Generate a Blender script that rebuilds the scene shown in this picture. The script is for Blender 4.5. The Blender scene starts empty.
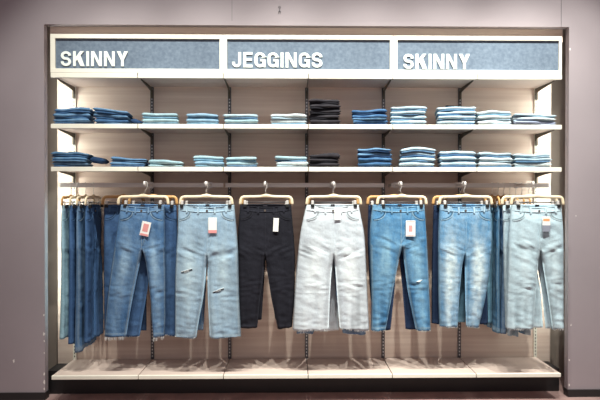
import bpy, bmesh, math, random
from mathutils import Vector, Matrix, noise
from mathutils.bvhtree import BVHTree
random.seed(7)
C = bpy.context.scene.collection
PI = math.pi

# ------------------------------------------------------------------ camera
CAM = Vector((-0.1195, -3.8054, 1.47)); FPX = 538.12
YAW, PIT, ROL = 0.0161, 0.0073, 0.0003
fx = Vector((math.sin(YAW), math.cos(YAW), 0)); r0 = Vector((math.cos(YAW), -math.sin(YAW), 0)); u0 = Vector((0, 0, 1))
F = fx * math.cos(PIT) - u0 * math.sin(PIT); U = u0 * math.cos(PIT) + fx * math.sin(PIT)
R2 = r0 * math.cos(ROL) + U * math.sin(ROL); U2 = U * math.cos(ROL) - r0 * math.sin(ROL)
cd = bpy.data.cameras.new('camera'); cam = bpy.data.objects.new('camera', cd); C.objects.link(cam)
cd.sensor_width = 36; cd.lens = FPX / 600 * 36; cd.clip_start = 0.05
m = Matrix((R2, U2, -F)).transposed().to_4x4(); m.translation = CAM
cam.matrix_world = m
bpy.context.scene.camera = cam

def at(px, py, y):
    """point on the vertical plane y that shows at that place of the photograph"""
    d = F + R2 * ((px - 300) / FPX) - U2 * ((py - 200) / FPX)
    t = (y - CAM.y) / d.y
    return CAM + d * t

# ------------------------------------------------------------------ materials
def lin(c):
    return tuple(((v / 255) / 12.92 if v / 255 <= 0.04045 else ((v / 255 + 0.055) / 1.055) ** 2.4) for v in c) + (1,)

def mat(name, col, rough=0.6, metal=0.0, var=0.0, vscale=(8, 8, 8), col2=None, bump=0.0, bscale=60, spec=0.5):
    M = bpy.data.materials.new(name); M.use_nodes = True
    nt = M.node_tree; b = nt.nodes['Principled BSDF']
    b.inputs['Roughness'].default_value = rough; b.inputs['Metallic'].default_value = metal
    b.inputs['Specular IOR Level'].default_value = spec
    b.inputs['Base Color'].default_value = lin(col)
    tc = nt.nodes.new('ShaderNodeTexCoord')
    if var or col2:
        mp = nt.nodes.new('ShaderNodeMapping'); mp.inputs['Scale'].default_value = vscale
        nt.links.new(tc.outputs['Object'], mp.inputs['Vector'])
        n = nt.nodes.new('ShaderNodeTexNoise'); n.inputs['Scale'].default_value = 1; n.inputs['Detail'].default_value = 5
        nt.links.new(mp.outputs['Vector'], n.inputs['Vector'])
        cr = nt.nodes.new('ShaderNodeValToRGB'); cr.color_ramp.elements[0].position = 0.3; cr.color_ramp.elements[1].position = 0.7
        c2 = col2 or tuple(max(0, v * (1 - var)) for v in col)
        cr.color_ramp.elements[0].color = lin(c2); cr.color_ramp.elements[1].color = lin(col)
        nt.links.new(n.outputs['Fac'], cr.inputs['Fac']); nt.links.new(cr.outputs['Color'], b.inputs['Base Color'])
    if bump:
        n2 = nt.nodes.new('ShaderNodeTexNoise'); n2.inputs['Scale'].default_value = bscale; n2.inputs['Detail'].default_value = 3
        nt.links.new(tc.outputs['Object'], n2.inputs['Vector'])
        bp = nt.nodes.new('ShaderNodeBump'); bp.inputs['Strength'].default_value = bump; bp.inputs['Distance'].default_value = 0.002
        nt.links.new(n2.outputs['Fac'], bp.inputs['Height']); nt.links.new(bp.outputs['Normal'], b.inputs['Normal'])
    return M

def denim(name, col, fade, seam=None, contrast=0.22, rough=0.9):
    """indigo cloth: worn thighs, stitched seams and painted crease shade come from the 'wear' attribute of the cloth"""
    M = bpy.data.materials.new(name); M.use_nodes = True
    nt = M.node_tree; N = nt.nodes; L = nt.links; b = N['Principled BSDF']
    b.inputs['Roughness'].default_value = rough; b.inputs['Specular IOR Level'].default_value = 0.15
    at_ = N.new('ShaderNodeAttribute'); at_.attribute_name = 'wear_shade'
    sp = N.new('ShaderNodeSeparateColor'); L.new(at_.outputs['Color'], sp.inputs['Color'])
    tc = N.new('ShaderNodeTexCoord')
    def noise_(scale, detail=4, rough_=0.6):
        mp = N.new('ShaderNodeMapping'); mp.inputs['Scale'].default_value = scale
        L.new(tc.outputs['Object'], mp.inputs['Vector'])
        n = N.new('ShaderNodeTexNoise'); n.inputs['Scale'].default_value = 1; n.inputs['Detail'].default_value = detail
        n.inputs['Roughness'].default_value = rough_
        L.new(mp.outputs['Vector'], n.inputs['Vector']); return n.outputs['Fac']
    def mix(fac, a, c, facv=None, bt='MIX'):
        mx = N.new('ShaderNodeMix'); mx.data_type = 'RGBA'; mx.blend_type = bt
        if facv is not None: mx.inputs[0].default_value = facv
        else: L.new(fac, mx.inputs[0])
        for i, v in ((6, a), (7, c)):
            if isinstance(v, tuple): mx.inputs[i].default_value = v
            else: L.new(v, mx.inputs[i])
        return mx.outputs[2]
    def mth(op, a, c):
        q = N.new('ShaderNodeMath'); q.operation = op; q.use_clamp = True
        for i, v in enumerate((a, c)):
            if isinstance(v, (int, float)): q.inputs[i].default_value = v
            else: L.new(v, q.inputs[i])
        return q.outputs[0]
    def ramp(v, lo, hi):
        q = N.new('ShaderNodeMapRange'); q.inputs[1].default_value = lo; q.inputs[2].default_value = hi
        L.new(v, q.inputs[0]); return q.outputs[0]
    base = lin(col); dk = lin(tuple(v * (1 - contrast) for v in col)); fd = lin(fade)
    fine = ramp(noise_((260, 260, 70), 3), 0.3, 0.7)
    blot = ramp(noise_((18, 18, 6), 5, 0.65), 0.35, 0.68)
    slub = ramp(noise_((28, 28, 110), 3), 0.35, 0.65)
    c = mix(fine, dk, base)
    c = mix(mth('MULTIPLY', blot, 0.35), c, fd)
    c = mix(mth('MULTIPLY', sp.outputs[0], ramp(noise_((40, 40, 24), 4), 0.0, 0.62)), c, fd)
    c = mix(mth('MULTIPLY', slub, 0.18), c, dk)
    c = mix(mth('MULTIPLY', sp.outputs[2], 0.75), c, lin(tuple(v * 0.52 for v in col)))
    sm = lin(seam or tuple(min(255, v * 0.5 + w * 0.5 + 18) for v, w in zip(fade, col)))
    c = mix(mth('MULTIPLY', sp.outputs[1], ramp(noise_((200, 200, 160), 2), 0.25, 0.6)), c, sm)
    L.new(c, b.inputs['Base Color'])
    bp = N.new('ShaderNodeBump'); bp.inputs['Strength'].default_value = 0.5; bp.inputs['Distance'].default_value = 0.006
    L.new(noise_((42, 42, 34), 5), bp.inputs['Height']); L.new(bp.outputs['Normal'], b.inputs['Normal'])
    return M

WALL = mat('painted wall', (158, 147, 152), 0.7, var=0.05, vscale=(2, 2, 2), bump=0.15, bscale=25)
RECESS = mat('recess wall', (150, 138, 128), 0.8, var=0.05)
CREAM = mat('cream lacquer', (238, 234, 220), 0.45, var=0.03)
BOARD = mat('pinkish beige board', (208, 188, 178), 0.5, var=0.06, vscale=(2, 2, 30))
BASEB = mat('black skirting', (30, 28, 30), 0.5, var=0.1)
CHIP = mat('bare plaster chip', (225, 218, 215), 0.9)
FLOOR = mat('floor tile', (176, 146, 142), 0.35, var=0.18, vscale=(6, 6, 6), bump=0.1, bscale=15)
BLACKM = mat('black bracket steel', (84, 77, 66), 0.5, 0.1)
GREYM = mat('upright steel', (92, 90, 94), 0.4, 0.5)
SLOT = mat('upright slot', (205, 205, 208), 0.4, 0.3)
CHROME = mat('brushed chrome', (226, 220, 216), 0.3, .15, var=0.1, vscale=(3, 3, 60))
WOOD = mat('pale birch', (246, 226, 192), 0.5, var=0.12, vscale=(6, 30, 30))
WOODO = mat('orange birch', (214, 164, 104), 0.5, var=0.15, vscale=(6, 30, 30))
PAD = mat('black clip pad', (18, 18, 20), 0.6)
LETTER = mat('raised letter', (232, 238, 232), 0.5)
SIGN = mat('printed denim panel', (106, 120, 136), 0.75, col2=(84, 98, 116), vscale=(45, 45, 50), bump=0.1, bscale=150)
TAGW = mat('white card', (240, 238, 234), 0.6)
TAGP = mat('pink print', (224, 150, 148), 0.6)
TAGG = mat('grey print', (140, 145, 160), 0.6)
TAGO = mat('orange print', (236, 160, 110), 0.6)
STRING = mat('dark cord', (40, 38, 42), 0.8)
THREAD = mat('white cotton thread', (222, 226, 226), 0.9)
HOLE = mat('painted hole shade', (60, 72, 84), 0.9)
LABELM = mat('woven label', (38, 34, 44), 0.8)
BRASS = mat('button metal', (150, 140, 130), 0.35, 0.9)

def panel_mat():
    M = bpy.data.materials.new('ribbed laminate'); M.use_nodes = True
    nt = M.node_tree; N = nt.nodes; L = nt.links; b = N['Principled BSDF']; b.inputs['Roughness'].default_value = 0.6
    tc = N.new('ShaderNodeTexCoord'); mp = N.new('ShaderNodeMapping'); mp.inputs['Scale'].default_value = (0.7, 1, 26)
    L.new(tc.outputs['Object'], mp.inputs['Vector'])
    n = N.new('ShaderNodeTexNoise'); n.inputs['Scale'].default_value = 1; n.inputs['Detail'].default_value = 6; L.new(mp.outputs[0], n.inputs['Vector'])
    cr = N.new('ShaderNodeValToRGB'); cr.color_ramp.elements[0].position = 0.3; cr.color_ramp.elements[1].position = 0.7
    cr.color_ramp.elements[0].color = lin((206, 182, 168)); cr.color_ramp.elements[1].color = lin((230, 212, 198))
    L.new(n.outputs['Fac'], cr.inputs['Fac']); L.new(cr.outputs['Color'], b.inputs['Base Color'])
    return M
PANEL = panel_mat()

# ------------------------------------------------------------------ helpers
def link(name, me, parent=None, loc=(0, 0, 0)):
    o = bpy.data.objects.new(name, me); C.objects.link(o); o.location = loc
    if parent: o.parent = parent
    return o

def obj(name, bm, m_, parent=None, loc=(0, 0, 0), smooth=False):
    bmesh.ops.recalc_face_normals(bm, faces=bm.faces)
    me = bpy.data.meshes.new(name); bm.to_mesh(me); bm.free(); me.materials.append(m_)
    if smooth:
        for p in me.polygons: p.use_smooth = True
    return link(name, me, parent, loc)

def tag(o, label=None, cat=None, group=None, kind=None):
    if label: o['label'] = label
    if cat: o['category'] = cat
    if group: o['group'] = group
    if kind: o['kind'] = kind
    return o

def thing(name, label, cat, loc=(0, 0, 0), rz=0, group=None):
    o = link(name, None, None, loc); o.rotation_euler = (0, 0, rz); o.empty_display_size = 0.05
    return tag(o, label, cat, group)

def box(bm, x0, x1, y0, y1, z0, z1, bev=0.0):
    r = bmesh.ops.create_cube(bm, size=1)
    for v in r['verts']:
        v.co = Vector((x0 + (v.co.x + .5) * (x1 - x0), y0 + (v.co.y + .5) * (y1 - y0), z0 + (v.co.z + .5) * (z1 - z0)))
    if bev:
        es = list({e for v in r['verts'] for e in v.link_edges})
        bmesh.ops.bevel(bm, geom=es, offset=bev, segments=2, affect='EDGES', profile=0.5)
    return bm

def prism(bm, pts, axis, a0, a1):
    """polygon pts extruded; axis 'x': pts are (y,z); axis 'y': pts are (x,z)"""
    def P(p, a): return (a, p[0], p[1]) if axis == 'x' else (p[0], a, p[1])
    A = [bm.verts.new(P(p, a0)) for p in pts]; B = [bm.verts.new(P(p, a1)) for p in pts]
    n = len(pts)
    bm.faces.new(A); bm.faces.new(B[::-1])
    for i in range(n): bm.faces.new((A[i], B[i], B[(i + 1) % n], A[(i + 1) % n]))
    return bm

def tube(bm, pts, r, seg=8, cap=True, flat=1.0):
    pts = [Vector(p) for p in pts]; rings = []
    for i, p in enumerate(pts):
        t = (pts[min(i + 1, len(pts) - 1)] - pts[max(i - 1, 0)]).normalized()
        a = Vector((0, 1, 0)) if abs(t.y) < 0.9 else Vector((0, 0, 1))
        n1 = t.cross(a).normalized(); n2 = t.cross(n1).normalized()
        rr = r[i] if isinstance(r, (list, tuple)) else r
        rings.append([bm.verts.new(p + n1 * (math.cos(k * 2 * PI / seg) * rr) + n2 * (math.sin(k * 2 * PI / seg) * rr * flat)) for k in range(seg)])
    for A, B in zip(rings, rings[1:]):
        for k in range(seg): bm.faces.new((A[k], A[(k + 1) % seg], B[(k + 1) % seg], B[k]))
    if cap: bm.faces.new(rings[0][::-1]); bm.faces.new(rings[-1])
    return bm

def nz(*a): return noise.noise(Vector(a))

# ------------------------------------------------------------------ the setting
def struct(name, bm, m_, parent=None):
    o = obj(name, bm, m_, parent)
    if not parent: o['kind'] = 'structure'
    return o

WY = 0.10; WT = 0.05           # face and thickness of the wall round the recess
xl = at(44.5, 200, WY).x; xr = at(568.5, 200, WY).x; zt = at(300, 25.6, WY).z
struct('floor', box(bmesh.new(), -4, 4, -5, 0.8, -0.05, 0), FLOOR)
struct('wall_left', box(bmesh.new(), -3.6, xl, WY, WY + WT, 0, 3.3), WALL)
struct('wall_right', box(bmesh.new(), xr, 3.6, WY, WY + WT, 0, 3.3), WALL)
struct('wall_top', box(bmesh.new(), xl, xr, WY, WY + WT, zt, 3.3), WALL)
struct('wall_back', box(bmesh.new(), -2.4, 2.4, 0.55, 0.6, 0, 3.3), RECESS)
struct('trim_3', box(bmesh.new(), xl + .02, xr - .02, WY + WT + .004, WY + WT + .02, 2.61, 2.74), PANEL)
struct('baseboard_left', box(bmesh.new(), -3.6, xl + .006, WY - .012, WY + WT, 0, .052), BASEB)
struct('baseboard_right', box(bmesh.new(), xr - .006, 3.6, WY - .012, WY + WT, 0, .052), BASEB)
for nm, x in (('trim_1', at(561.2, 10, WY).x), ('trim_2', at(232, 10, WY).x)):
    struct(nm, box(bmesh.new(), x - .0012, x + .0012, WY - .0015, WY, zt + (0.002 if nm == 'trim_1' else .03), 3.3), GREYM)
# paint chips along the worn corners and on the wall face
def chips(name, pts, label):
    bm = bmesh.new()
    for px, py, s in pts:
        c = at(px, py, WY)
        a0 = random.random() * 6
        n = 7; vs = []
        for k in range(n):
            a = a0 + k * 2 * PI / n; rr = s * random.uniform(.6, 1.2)
            vs.append((c.x + math.cos(a) * rr * .7, c.z + math.sin(a) * rr * 1.3))
        prism(bm, vs, 'y', WY - .0012, WY + .001)
    o = obj(name, bm, CHIP); o['kind'] = 'structure'; return o
chips('wall_left_paint_chips', [(13.8, 361, .012), (44.0, 315, .008), (44.0, 334, .010), (44.3, 341, .007), (44.3, 353, .006), (44.3, 374, .009), (44.3, 382, .013), (44.3, 389, .008)], '')
chips('wall_right_paint_chips', [(570, 49, .008), (571, 325, .006), (569.3, 360, .008), (569.3, 385, .008), (576, 216, .005)], '')
hk_ = bmesh.new()
for py, rr in ((7.2, .007), (12.2, .009)):
    c = at(279.5, py, WY - .004); tube(hk_, [(c.x + rr * math.cos(a * PI / 6), c.y, c.z + rr * math.sin(a * PI / 6)) for a in range(-2, 9)], .0016, 6)
c = at(279.5, 10, WY - .001); box(hk_, c.x - .002, c.x + .002, WY - .006, WY - .0003, c.z - .014, c.z + .014)
tag(obj('wall_hook', hk_, GREYM), 'tiny dark metal hook on the wall above the middle sign', 'hook')

# ------------------------------------------------------------------ fixture
PB = 0.40                       # face of the back panel
HZ = dict(ht=2.606, hm=2.300, s1=1.945, s2=1.643, b=0.176)
bx0 = at(57.5, 200, PB).x; bx1 = at(551, 200, PB).x
cuts = [bx0, -1.2, -.6, 0, .6, 1.2, bx1]
ORD = ['first', 'second', 'third', 'fourth', 'fifth', 'sixth', 'seventh']
sect = ['leftmost', 'second from left', 'third from left', 'third from right', 'second from right', 'rightmost']
for i in range(6):
    o = obj('back_panel', box(bmesh.new(), cuts[i] + .0005, cuts[i + 1] - .0005, PB, PB + .03, .0, 2.62), PANEL)
    tag(o, f'beige laminate back panel behind the shelves, {sect[i]} of six', 'back panel', 'back panels of the shelving')

# slotted uprights
ups = [-1.8 + .6 * k for k in range(7)]
for k, x in enumerate(ups):
    side = ['at the far left end', 'second from the left end', 'third from the left end', 'in the middle', 'third from the right end', 'second from the right end', 'at the far right end'][k]
    t = thing('slotted_upright', f'slotted grey steel shelf upright {side}', 'upright', (x, PB - .012, .0), 0, 'slotted uprights behind the shelves')
    obj('channel', box(bmesh.new(), -.0125, .0125, 0, .012, 0, 2.61, .001), CREAM if k in (0, 6) else GREYM, t)
    sm = bmesh.new()
    for j in range(93):
        z = .22 + j * .0256
        box(sm, -.004, .004, -.0012, .0005, z, z + .011)
    tag(obj('slot_row', sm, GREYM if k in (0, 6) else SLOT, t), kind='stuff')

# shelf boards
def shelf(k, z0, th, name, label, group, y0=0, y1=PB - .014):
    x0 = -1.8 + .6 * k - (0.01 if k == 0 else 0); x1 = x0 + .6 + (.01 if k in (0, 5) else 0)
    if k == 0: x1 = -1.2
    t = thing(name, label, 'shelf', ((x0 + x1) / 2, 0, z0), 0, group)
    w = (x1 - x0) / 2 - .0026
    obj('shelf_board', box(bmesh.new(), -w, w, .016, y1, th - .020, th, .0015), BOARD, t)
    obj('front_lip', box(bmesh.new(), -w, w, y0, y0 + .0155, 0, th, .0025), CREAM, t)
    return t
lv = [('s1', .032, 'upper shelf'), ('s2', .032, 'middle shelf'), ('b', .027, 'bottom shelf'), ('hm', .034, 'shelf under the signs')]
for key, th, nm in lv:
    for k in range(6):
        shelf(k, HZ[key], th, 'shelf', f'cream {nm} board, {sect[k]} of six' + (' above the floor' if key == 'b' else ''), f'{nm} boards')
ZS1 = HZ['s1'] + .032; ZS2 = HZ['s2'] + .032; ZB = HZ['b'] + .027

# plinth under the bottom shelf
o = obj('plinth', box(bmesh.new(), -1.93, 1.90, .21, .385, .0, HZ['b'] - .004), BASEB)
tag(o, 'black recessed plinth under the cream bottom shelf boards', 'plinth')

# brackets
for key, nm in (('hm', 'shelf under the signs'), ('s1', 'upper shelf'), ('s2', 'middle shelf')):
    z = HZ[key]; zu = z + (.034 if key == 'hm' else .032) - .0225
    for k, x in enumerate(ups):
        side = ['far left', 'second from left', 'third from left', 'middle', 'third from right', 'second from right', 'far right'][k]
        t = thing('shelf_bracket', f'dark steel bracket under the {nm}, {side} of seven', 'bracket', (x, PB - .013, zu), 0, f'brackets under the {nm}')
        bm = bmesh.new(); g = .055
        xo = .007 if k == 0 else (-.007 if k == 6 else 0)
        prism(bm, [(0, 0), (-.30, 0), (-.30, -.006), (-.24, -.014), (-.10, -.026), (-.03, -.036), (0, -.052)], 'x', xo - .0025, xo + .0025)
        obj('bracket_arm', bm, BLACKM, t)
        obj('bracket_hook', box(bmesh.new(), -.0075, .0075, -.014, -.0025, -.088, -.02, .001), BLACKM, t)

# header signs
def stroke(bm, pts, w, y0, y1):
    """thick polyline in x-z with mitred corners"""
    P = [Vector((a, b)) for a, b in pts]; Lf, Rt = [], []
    for i, p in enumerate(P):
        d1 = (P[i] - P[i - 1]).normalized() if i else None
        d2 = (P[i + 1] - P[i]).normalized() if i < len(P) - 1 else None
        d = ((d1 or d2) + (d2 or d1)).normalized(); n = Vector((-d.y, d.x))
        base = d1 or d2; nb = Vector((-base.y, base.x)); k = 1 / max(.5, n.dot(nb))
        Lf.append(p + n * w / 2 * k); Rt.append(p - n * w / 2 * k)
    for i in range(len(P) - 1):
        prism(bm, [tuple(Lf[i]), tuple(Lf[i + 1]), tuple(Rt[i + 1]), tuple(Rt[i])], 'y', y0, y1)

def arc(cx, cz, rx, rz, a0, a1, n=10):
    return [(cx + rx * math.cos(math.radians(a0 + (a1 - a0) * i / n)), cz + rz * math.sin(math.radians(a0 + (a1 - a0) * i / n))) for i in range(n + 1)]

def glyph(ch, y0, y1):
    """unit cap height, returns bmesh, advance width; stroke about 0.2"""
    bm = bmesh.new(); s = .165; h = s / 2
    if ch == 'I': stroke(bm, [(h, 0), (h, 1)], s, y0, y1); w = s
    elif ch == 'N':
        w = .66; stroke(bm, [(h, 0), (h, 1)], s, y0, y1); stroke(bm, [(w - h, 0), (w - h, 1)], s, y0, y1)
        prism(bm, [(0.01, 1), (s + .02, 1), (w - .01, 0), (w - s - .02, 0)], 'y', y0 - .0003, y1 - .0003)
    elif ch == 'K':
        w = .68; stroke(bm, [(h, 0), (h, 1)], s, y0, y1)
        prism(bm, [(s, .36), (w - .24, 1), (w - .01, 1), (s, .62 - .01)][::1] if False else [(s * .9, .30), (s * .9, .58), (w - .25, 1), (w - .01, 1)], 'y', y0 - .0003, y1 - .0003)
        prism(bm, [(.30, .60), (.46, .70), (w + .02, 0), (w - .235, 0), (.24, .47)], 'y', y0 - .0006, y1 - .0006)
    elif ch == 'Y':
        w = .68; c = w / 2
        prism(bm, [(c - h, 0), (c + h, 0), (c + h, .42), (c - h, .42)], 'y', y0, y1)
        prism(bm, [(0, 1), (.225, 1), (c + .04, .52), (c + h, .40), (c - h, .40)], 'y', y0 - .0003, y1 - .0003)
        prism(bm, [(w, 1), (w - .225, 1), (c - .04, .52), (c - h, .40), (c + h, .40)], 'y', y0 - .0006, y1 - .0006)
    elif ch == 'E':
        w = .54; stroke(bm, [(h, 0), (h, 1)], s, y0, y1)
        for z in (.085, .51, .915): prism(bm, [(h, z - .085), (w - (.03 if z == .51 else 0), z - .085), (w - (.03 if z == .51 else 0), z + .085), (h, z + .085)], 'y', y0 - .0003, y1 - .0003)
    elif ch == 'J':
        w = .52; stroke(bm, [(w - h, 1), (w - h, .28)] + arc(w / 2 - .005, .28, w / 2 - h, .19, 0, -180)[1:] + [(h - .005, .36)], s, y0, y1)
    elif ch == 'G':
        w = .64; rx = w / 2 - h
        stroke(bm, [(w - h, .66)] + arc(w / 2, .66, rx, .25, 0, 180) + [(h, .34)] + arc(w / 2, .34, rx, .25, 180, 350)[1:] + [(w - h, .36)], s, y0, y1)
        prism(bm, [(.34, .40), (w, .40), (w, .55), (.34, .55)], 'y', y0 - .0003, y1 - .0003)
        prism(bm, [(w - .11, 0), (w, 0), (w, .42), (w - .2, .42)], 'y', y0 - .0006, y1 - .0006)
    elif ch == 'S':
        w = .62; rx = w / 2 - h
        stroke(bm, [(w - h, .69)] + arc(w / 2, .72, rx, .19, 0, 180)[1:] + arc(w / 2 - .02, .72, rx - .02, .22, 190, 255, 6) +
               arc(w / 2, .28, rx, .23, 70, 0, 7) + arc(w / 2, .28, rx, .19, -10, -180)[0:] + [(h, .32)], s, y0, y1)
    return bm, w

signs = [('SKINNY', 50.2, 223, 55, 219.5, 61, 128, 51.3, 66.2, 'left sign with cream SKINNY lettering on grey denim'),
         ('JEGGINGS', 223, 393.5, 227, 390, 232.3, 322.3, 52.4, 67.4, 'middle sign with cream JEGGINGS lettering on grey denim'),
         ('SKINNY', 393.5, 562.2, 397.5, 559.2, 403.5, 469.8, 54, 69, 'right sign with cream SKINNY lettering on grey denim')]
zh0 = HZ['hm'] + .0345; zh1 = HZ['ht']
ix0s = [-1.81, -.6, .612]
for (txt, fx0, fx1, px0, px1, lx0, lx1, ly0, ly1, lab) in signs:
    X0 = at(fx0, 50, 0).x; X1 = at(fx1, 50, 0).x - .002
    t = thing('header_sign', lab, 'sign', ((X0 + X1) / 2, 0, zh0), 0, 'signs across the top of the shelving')
    ox = (X0 + X1) / 2; a, b_ = X0 - ox, X1 - ox
    ia, ib = at(px0, 50, 0).x - ox, at(px1, 50, 0).x - ox
    H_ = zh1 - zh0; zi0, zi1 = .030, H_ - .030
    fb = bmesh.new()
    box(fb, a, b_, 0, .06, 0, zi0, .002); box(fb, a, b_, 0, .06, zi1, H_, .002)
    box(fb, a, ia, .0005, .0595, zi0 - .002, zi1 + .002, .001); box(fb, ib, b_, .0005, .0595, zi0 - .002, zi1 + .002, .001)
    obj('sign_frame', fb, CREAM, t)
    obj('denim_panel', box(bmesh.new(), ia - .001, ib + .001, .014, .02, zi0 - .002, zi1 + .002), SIGN, t)
    LA = at(lx0, 60, .01).x - ox; LB = at(lx1, 60, .01).x - ox
    cz = at((lx0 + lx1) / 2, ly1, .01).z - zh0; ch = at((lx0 + lx1) / 2, ly0, .01).z - zh0 - cz
    gl = [glyph(c, 0, .006) for c in txt]; gap = .13
    tot = sum(w for _, w in gl) + gap * (len(gl) - 1); sx = (LB - LA) / tot; x = LA
    for bm, w in gl:
        for v in bm.verts: v.co = Vector((v.co.x * sx, v.co.y, v.co.z * ch))
        obj('letter', bm, LETTER, t, (x, .007, cz)); x += (w + gap) * sx

# rails
ZR = at(300, 185.2, .2).z; RY = .2
rl = [(at(60, 186, RY).x, at(214.5, 186, RY).x + .08, 'left'), (at(225.5, 186, RY).x, at(384, 186, RY).x, 'middle'), (at(391, 186, RY).x, at(549, 186, RY).x, 'right')]
rl[0] = (rl[0][0], at(223.3, 186, RY).x, 'left')
for a, b_, s in rl:
    t = thing('clothes_rail', f'{s} chrome clothes rail under the middle shelf', 'rail', ((a + b_) / 2, RY, ZR), 0, 'chrome rails under the middle shelf')
    w = (b_ - a) / 2
    obj('rail_bar', box(bmesh.new(), -w, w, -.006, .006, -.0165, .0165, .002), CHROME, t)
    xs = {'left': [-1.74, -.66], 'middle': [-.54, .56], 'right': [.64, 1.74]}[s]
    for x in xs:
        lx = x - (a + b_) / 2
        bb = bmesh.new()
        box(bb, lx - .006, lx + .006, .0065, PB - .02 - RY, -.008, .010, .001)
        obj('rail_support', bb, CHROME, t)

# display arms reaching out of the rails
def arm(px, ytip, lab):
    x = at(px, 186, ytip).x
    t = thing('display_arm', lab, 'display arm', (x, RY - .0065, ZR), 0, 'chrome display arms on the rails')
    L = RY - .0065 - ytip
    obj('arm_bar', box(bmesh.new(), -.004, .004, -L, -.003, -.009, .009, .001), CHROME, t)
    obj('arm_tip', tube(bmesh.new(), [(0, -L - .003, -.012), (0, -L - .0035, .004), (0, -L - .005, .022)], [.0085, .0085, .007], 12), CHROME, t, smooth=True)
    cl = bmesh.new(); box(cl, -.014, .014, -.005, 0, -.022, .022, .001)
    obj('arm_clamp', cl, CHROME, t)
    return x

# ------------------------------------------------------------------ hangers
def hanger(name, x, y, zw, rz, halfw, lab, group, wood=WOOD, jean_half=None, zwaist=None):
    """zw: height of the wooden bar centre. hook goes over a bar whose middle is at ZR"""
    t = thing(name, lab, 'hanger', (x, y, zw), rz, group)
    bm = bmesh.new(); n = 40; top = []; bot = []
    for i in range(n + 1):
        u = -1 + 2 * i / n; X = u * halfw
        rise = .006 * math.exp(-(u / .18) ** 2) + .004 * (1 - abs(u))
        e = max(0, (abs(u) - .80) / .20)
        drop = .042 * (e ** 2.2)
        th = .0105 * (1 + .0 * e)
        top.append((X, rise - .030 * (1 - math.sqrt(max(0, 1 - (e * .98) ** 2.4))) + th))
        bot.append((X * (1 - .00), rise * .4 - th))
    # arms bend down at the ends: build as swept section along a path
    bm.free(); bm = bmesh.new()
    path = []
    for i in range(15): path.append(((-.0 + i / 14) * (halfw - .028), .005 * math.exp(-((i / 14) / .2) ** 2) + .003 * (1 - i / 14)))
    for k in range(1, 9):
        a = k / 8 * PI / 2 * .9; path.append((halfw - .028 + .026 * math.sin(a), -.026 * (1 - math.cos(a))))
    path.append((halfw + .001, -.044)); path.append((halfw + .002, -.056))
    full = [(-p, q) for p, q in path[::-1]] + path[1:]
    rad = []
    for p, q in full:
        rad.append(.0108 + .005 * math.exp(-(p / .02) ** 2))
    tube(bm, [(p, 0, q) for p, q in full], rad, 10, flat=.62)
    obj('wooden_arm', bm, wood, t, smooth=True)
    zr = ZR - zw
    hk = [(0, 0, .012), (0, 0, zr - .040), (.004, 0, zr - .028), (.011, 0, zr - .018), (.0125, 0, zr)]
    for k in range(9):
        a = k / 8 * PI; hk.append((.0125 * math.cos(a), 0, zr + .0085 + .0125 * math.sin(a)))
    hk.append((-.0125, 0, zr - .004))
    obj('hook', tube(bmesh.new(), hk, .0022, 8), CHROME, t, smooth=True)
    if jean_half:
        zc = zwaist - zw
        rod = bmesh.new(); tube(rod, [(-jean_half + .012, 0, zc + .020), (jean_half - .012, 0, zc + .020)], .0022, 6)
        obj('clip_rod', rod, GREYM, t, smooth=True)
        for s in (-1, 1):
            cx = s * (jean_half - .026)
            cb = bmesh.new()
            box(cb, cx - .009, cx + .009, -.010, -.006, zc - .004, zc + .030, .001); box(cb, cx - .009, cx + .009, .006, .010, zc - .004, zc + .030, .001)
            tube(cb, [(cx - .008, 0, zc + .024), (cx + .008, 0, zc + .024)], .0075, 8)
            c = obj('clip', cb, CHROME, t)
            pb = bmesh.new(); box(pb, cx - .012, cx + .012, -.030, -.0105, zc - .018, zc + .005, .002)
            obj('clip_pad', pb, PAD, c)
    return t

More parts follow.
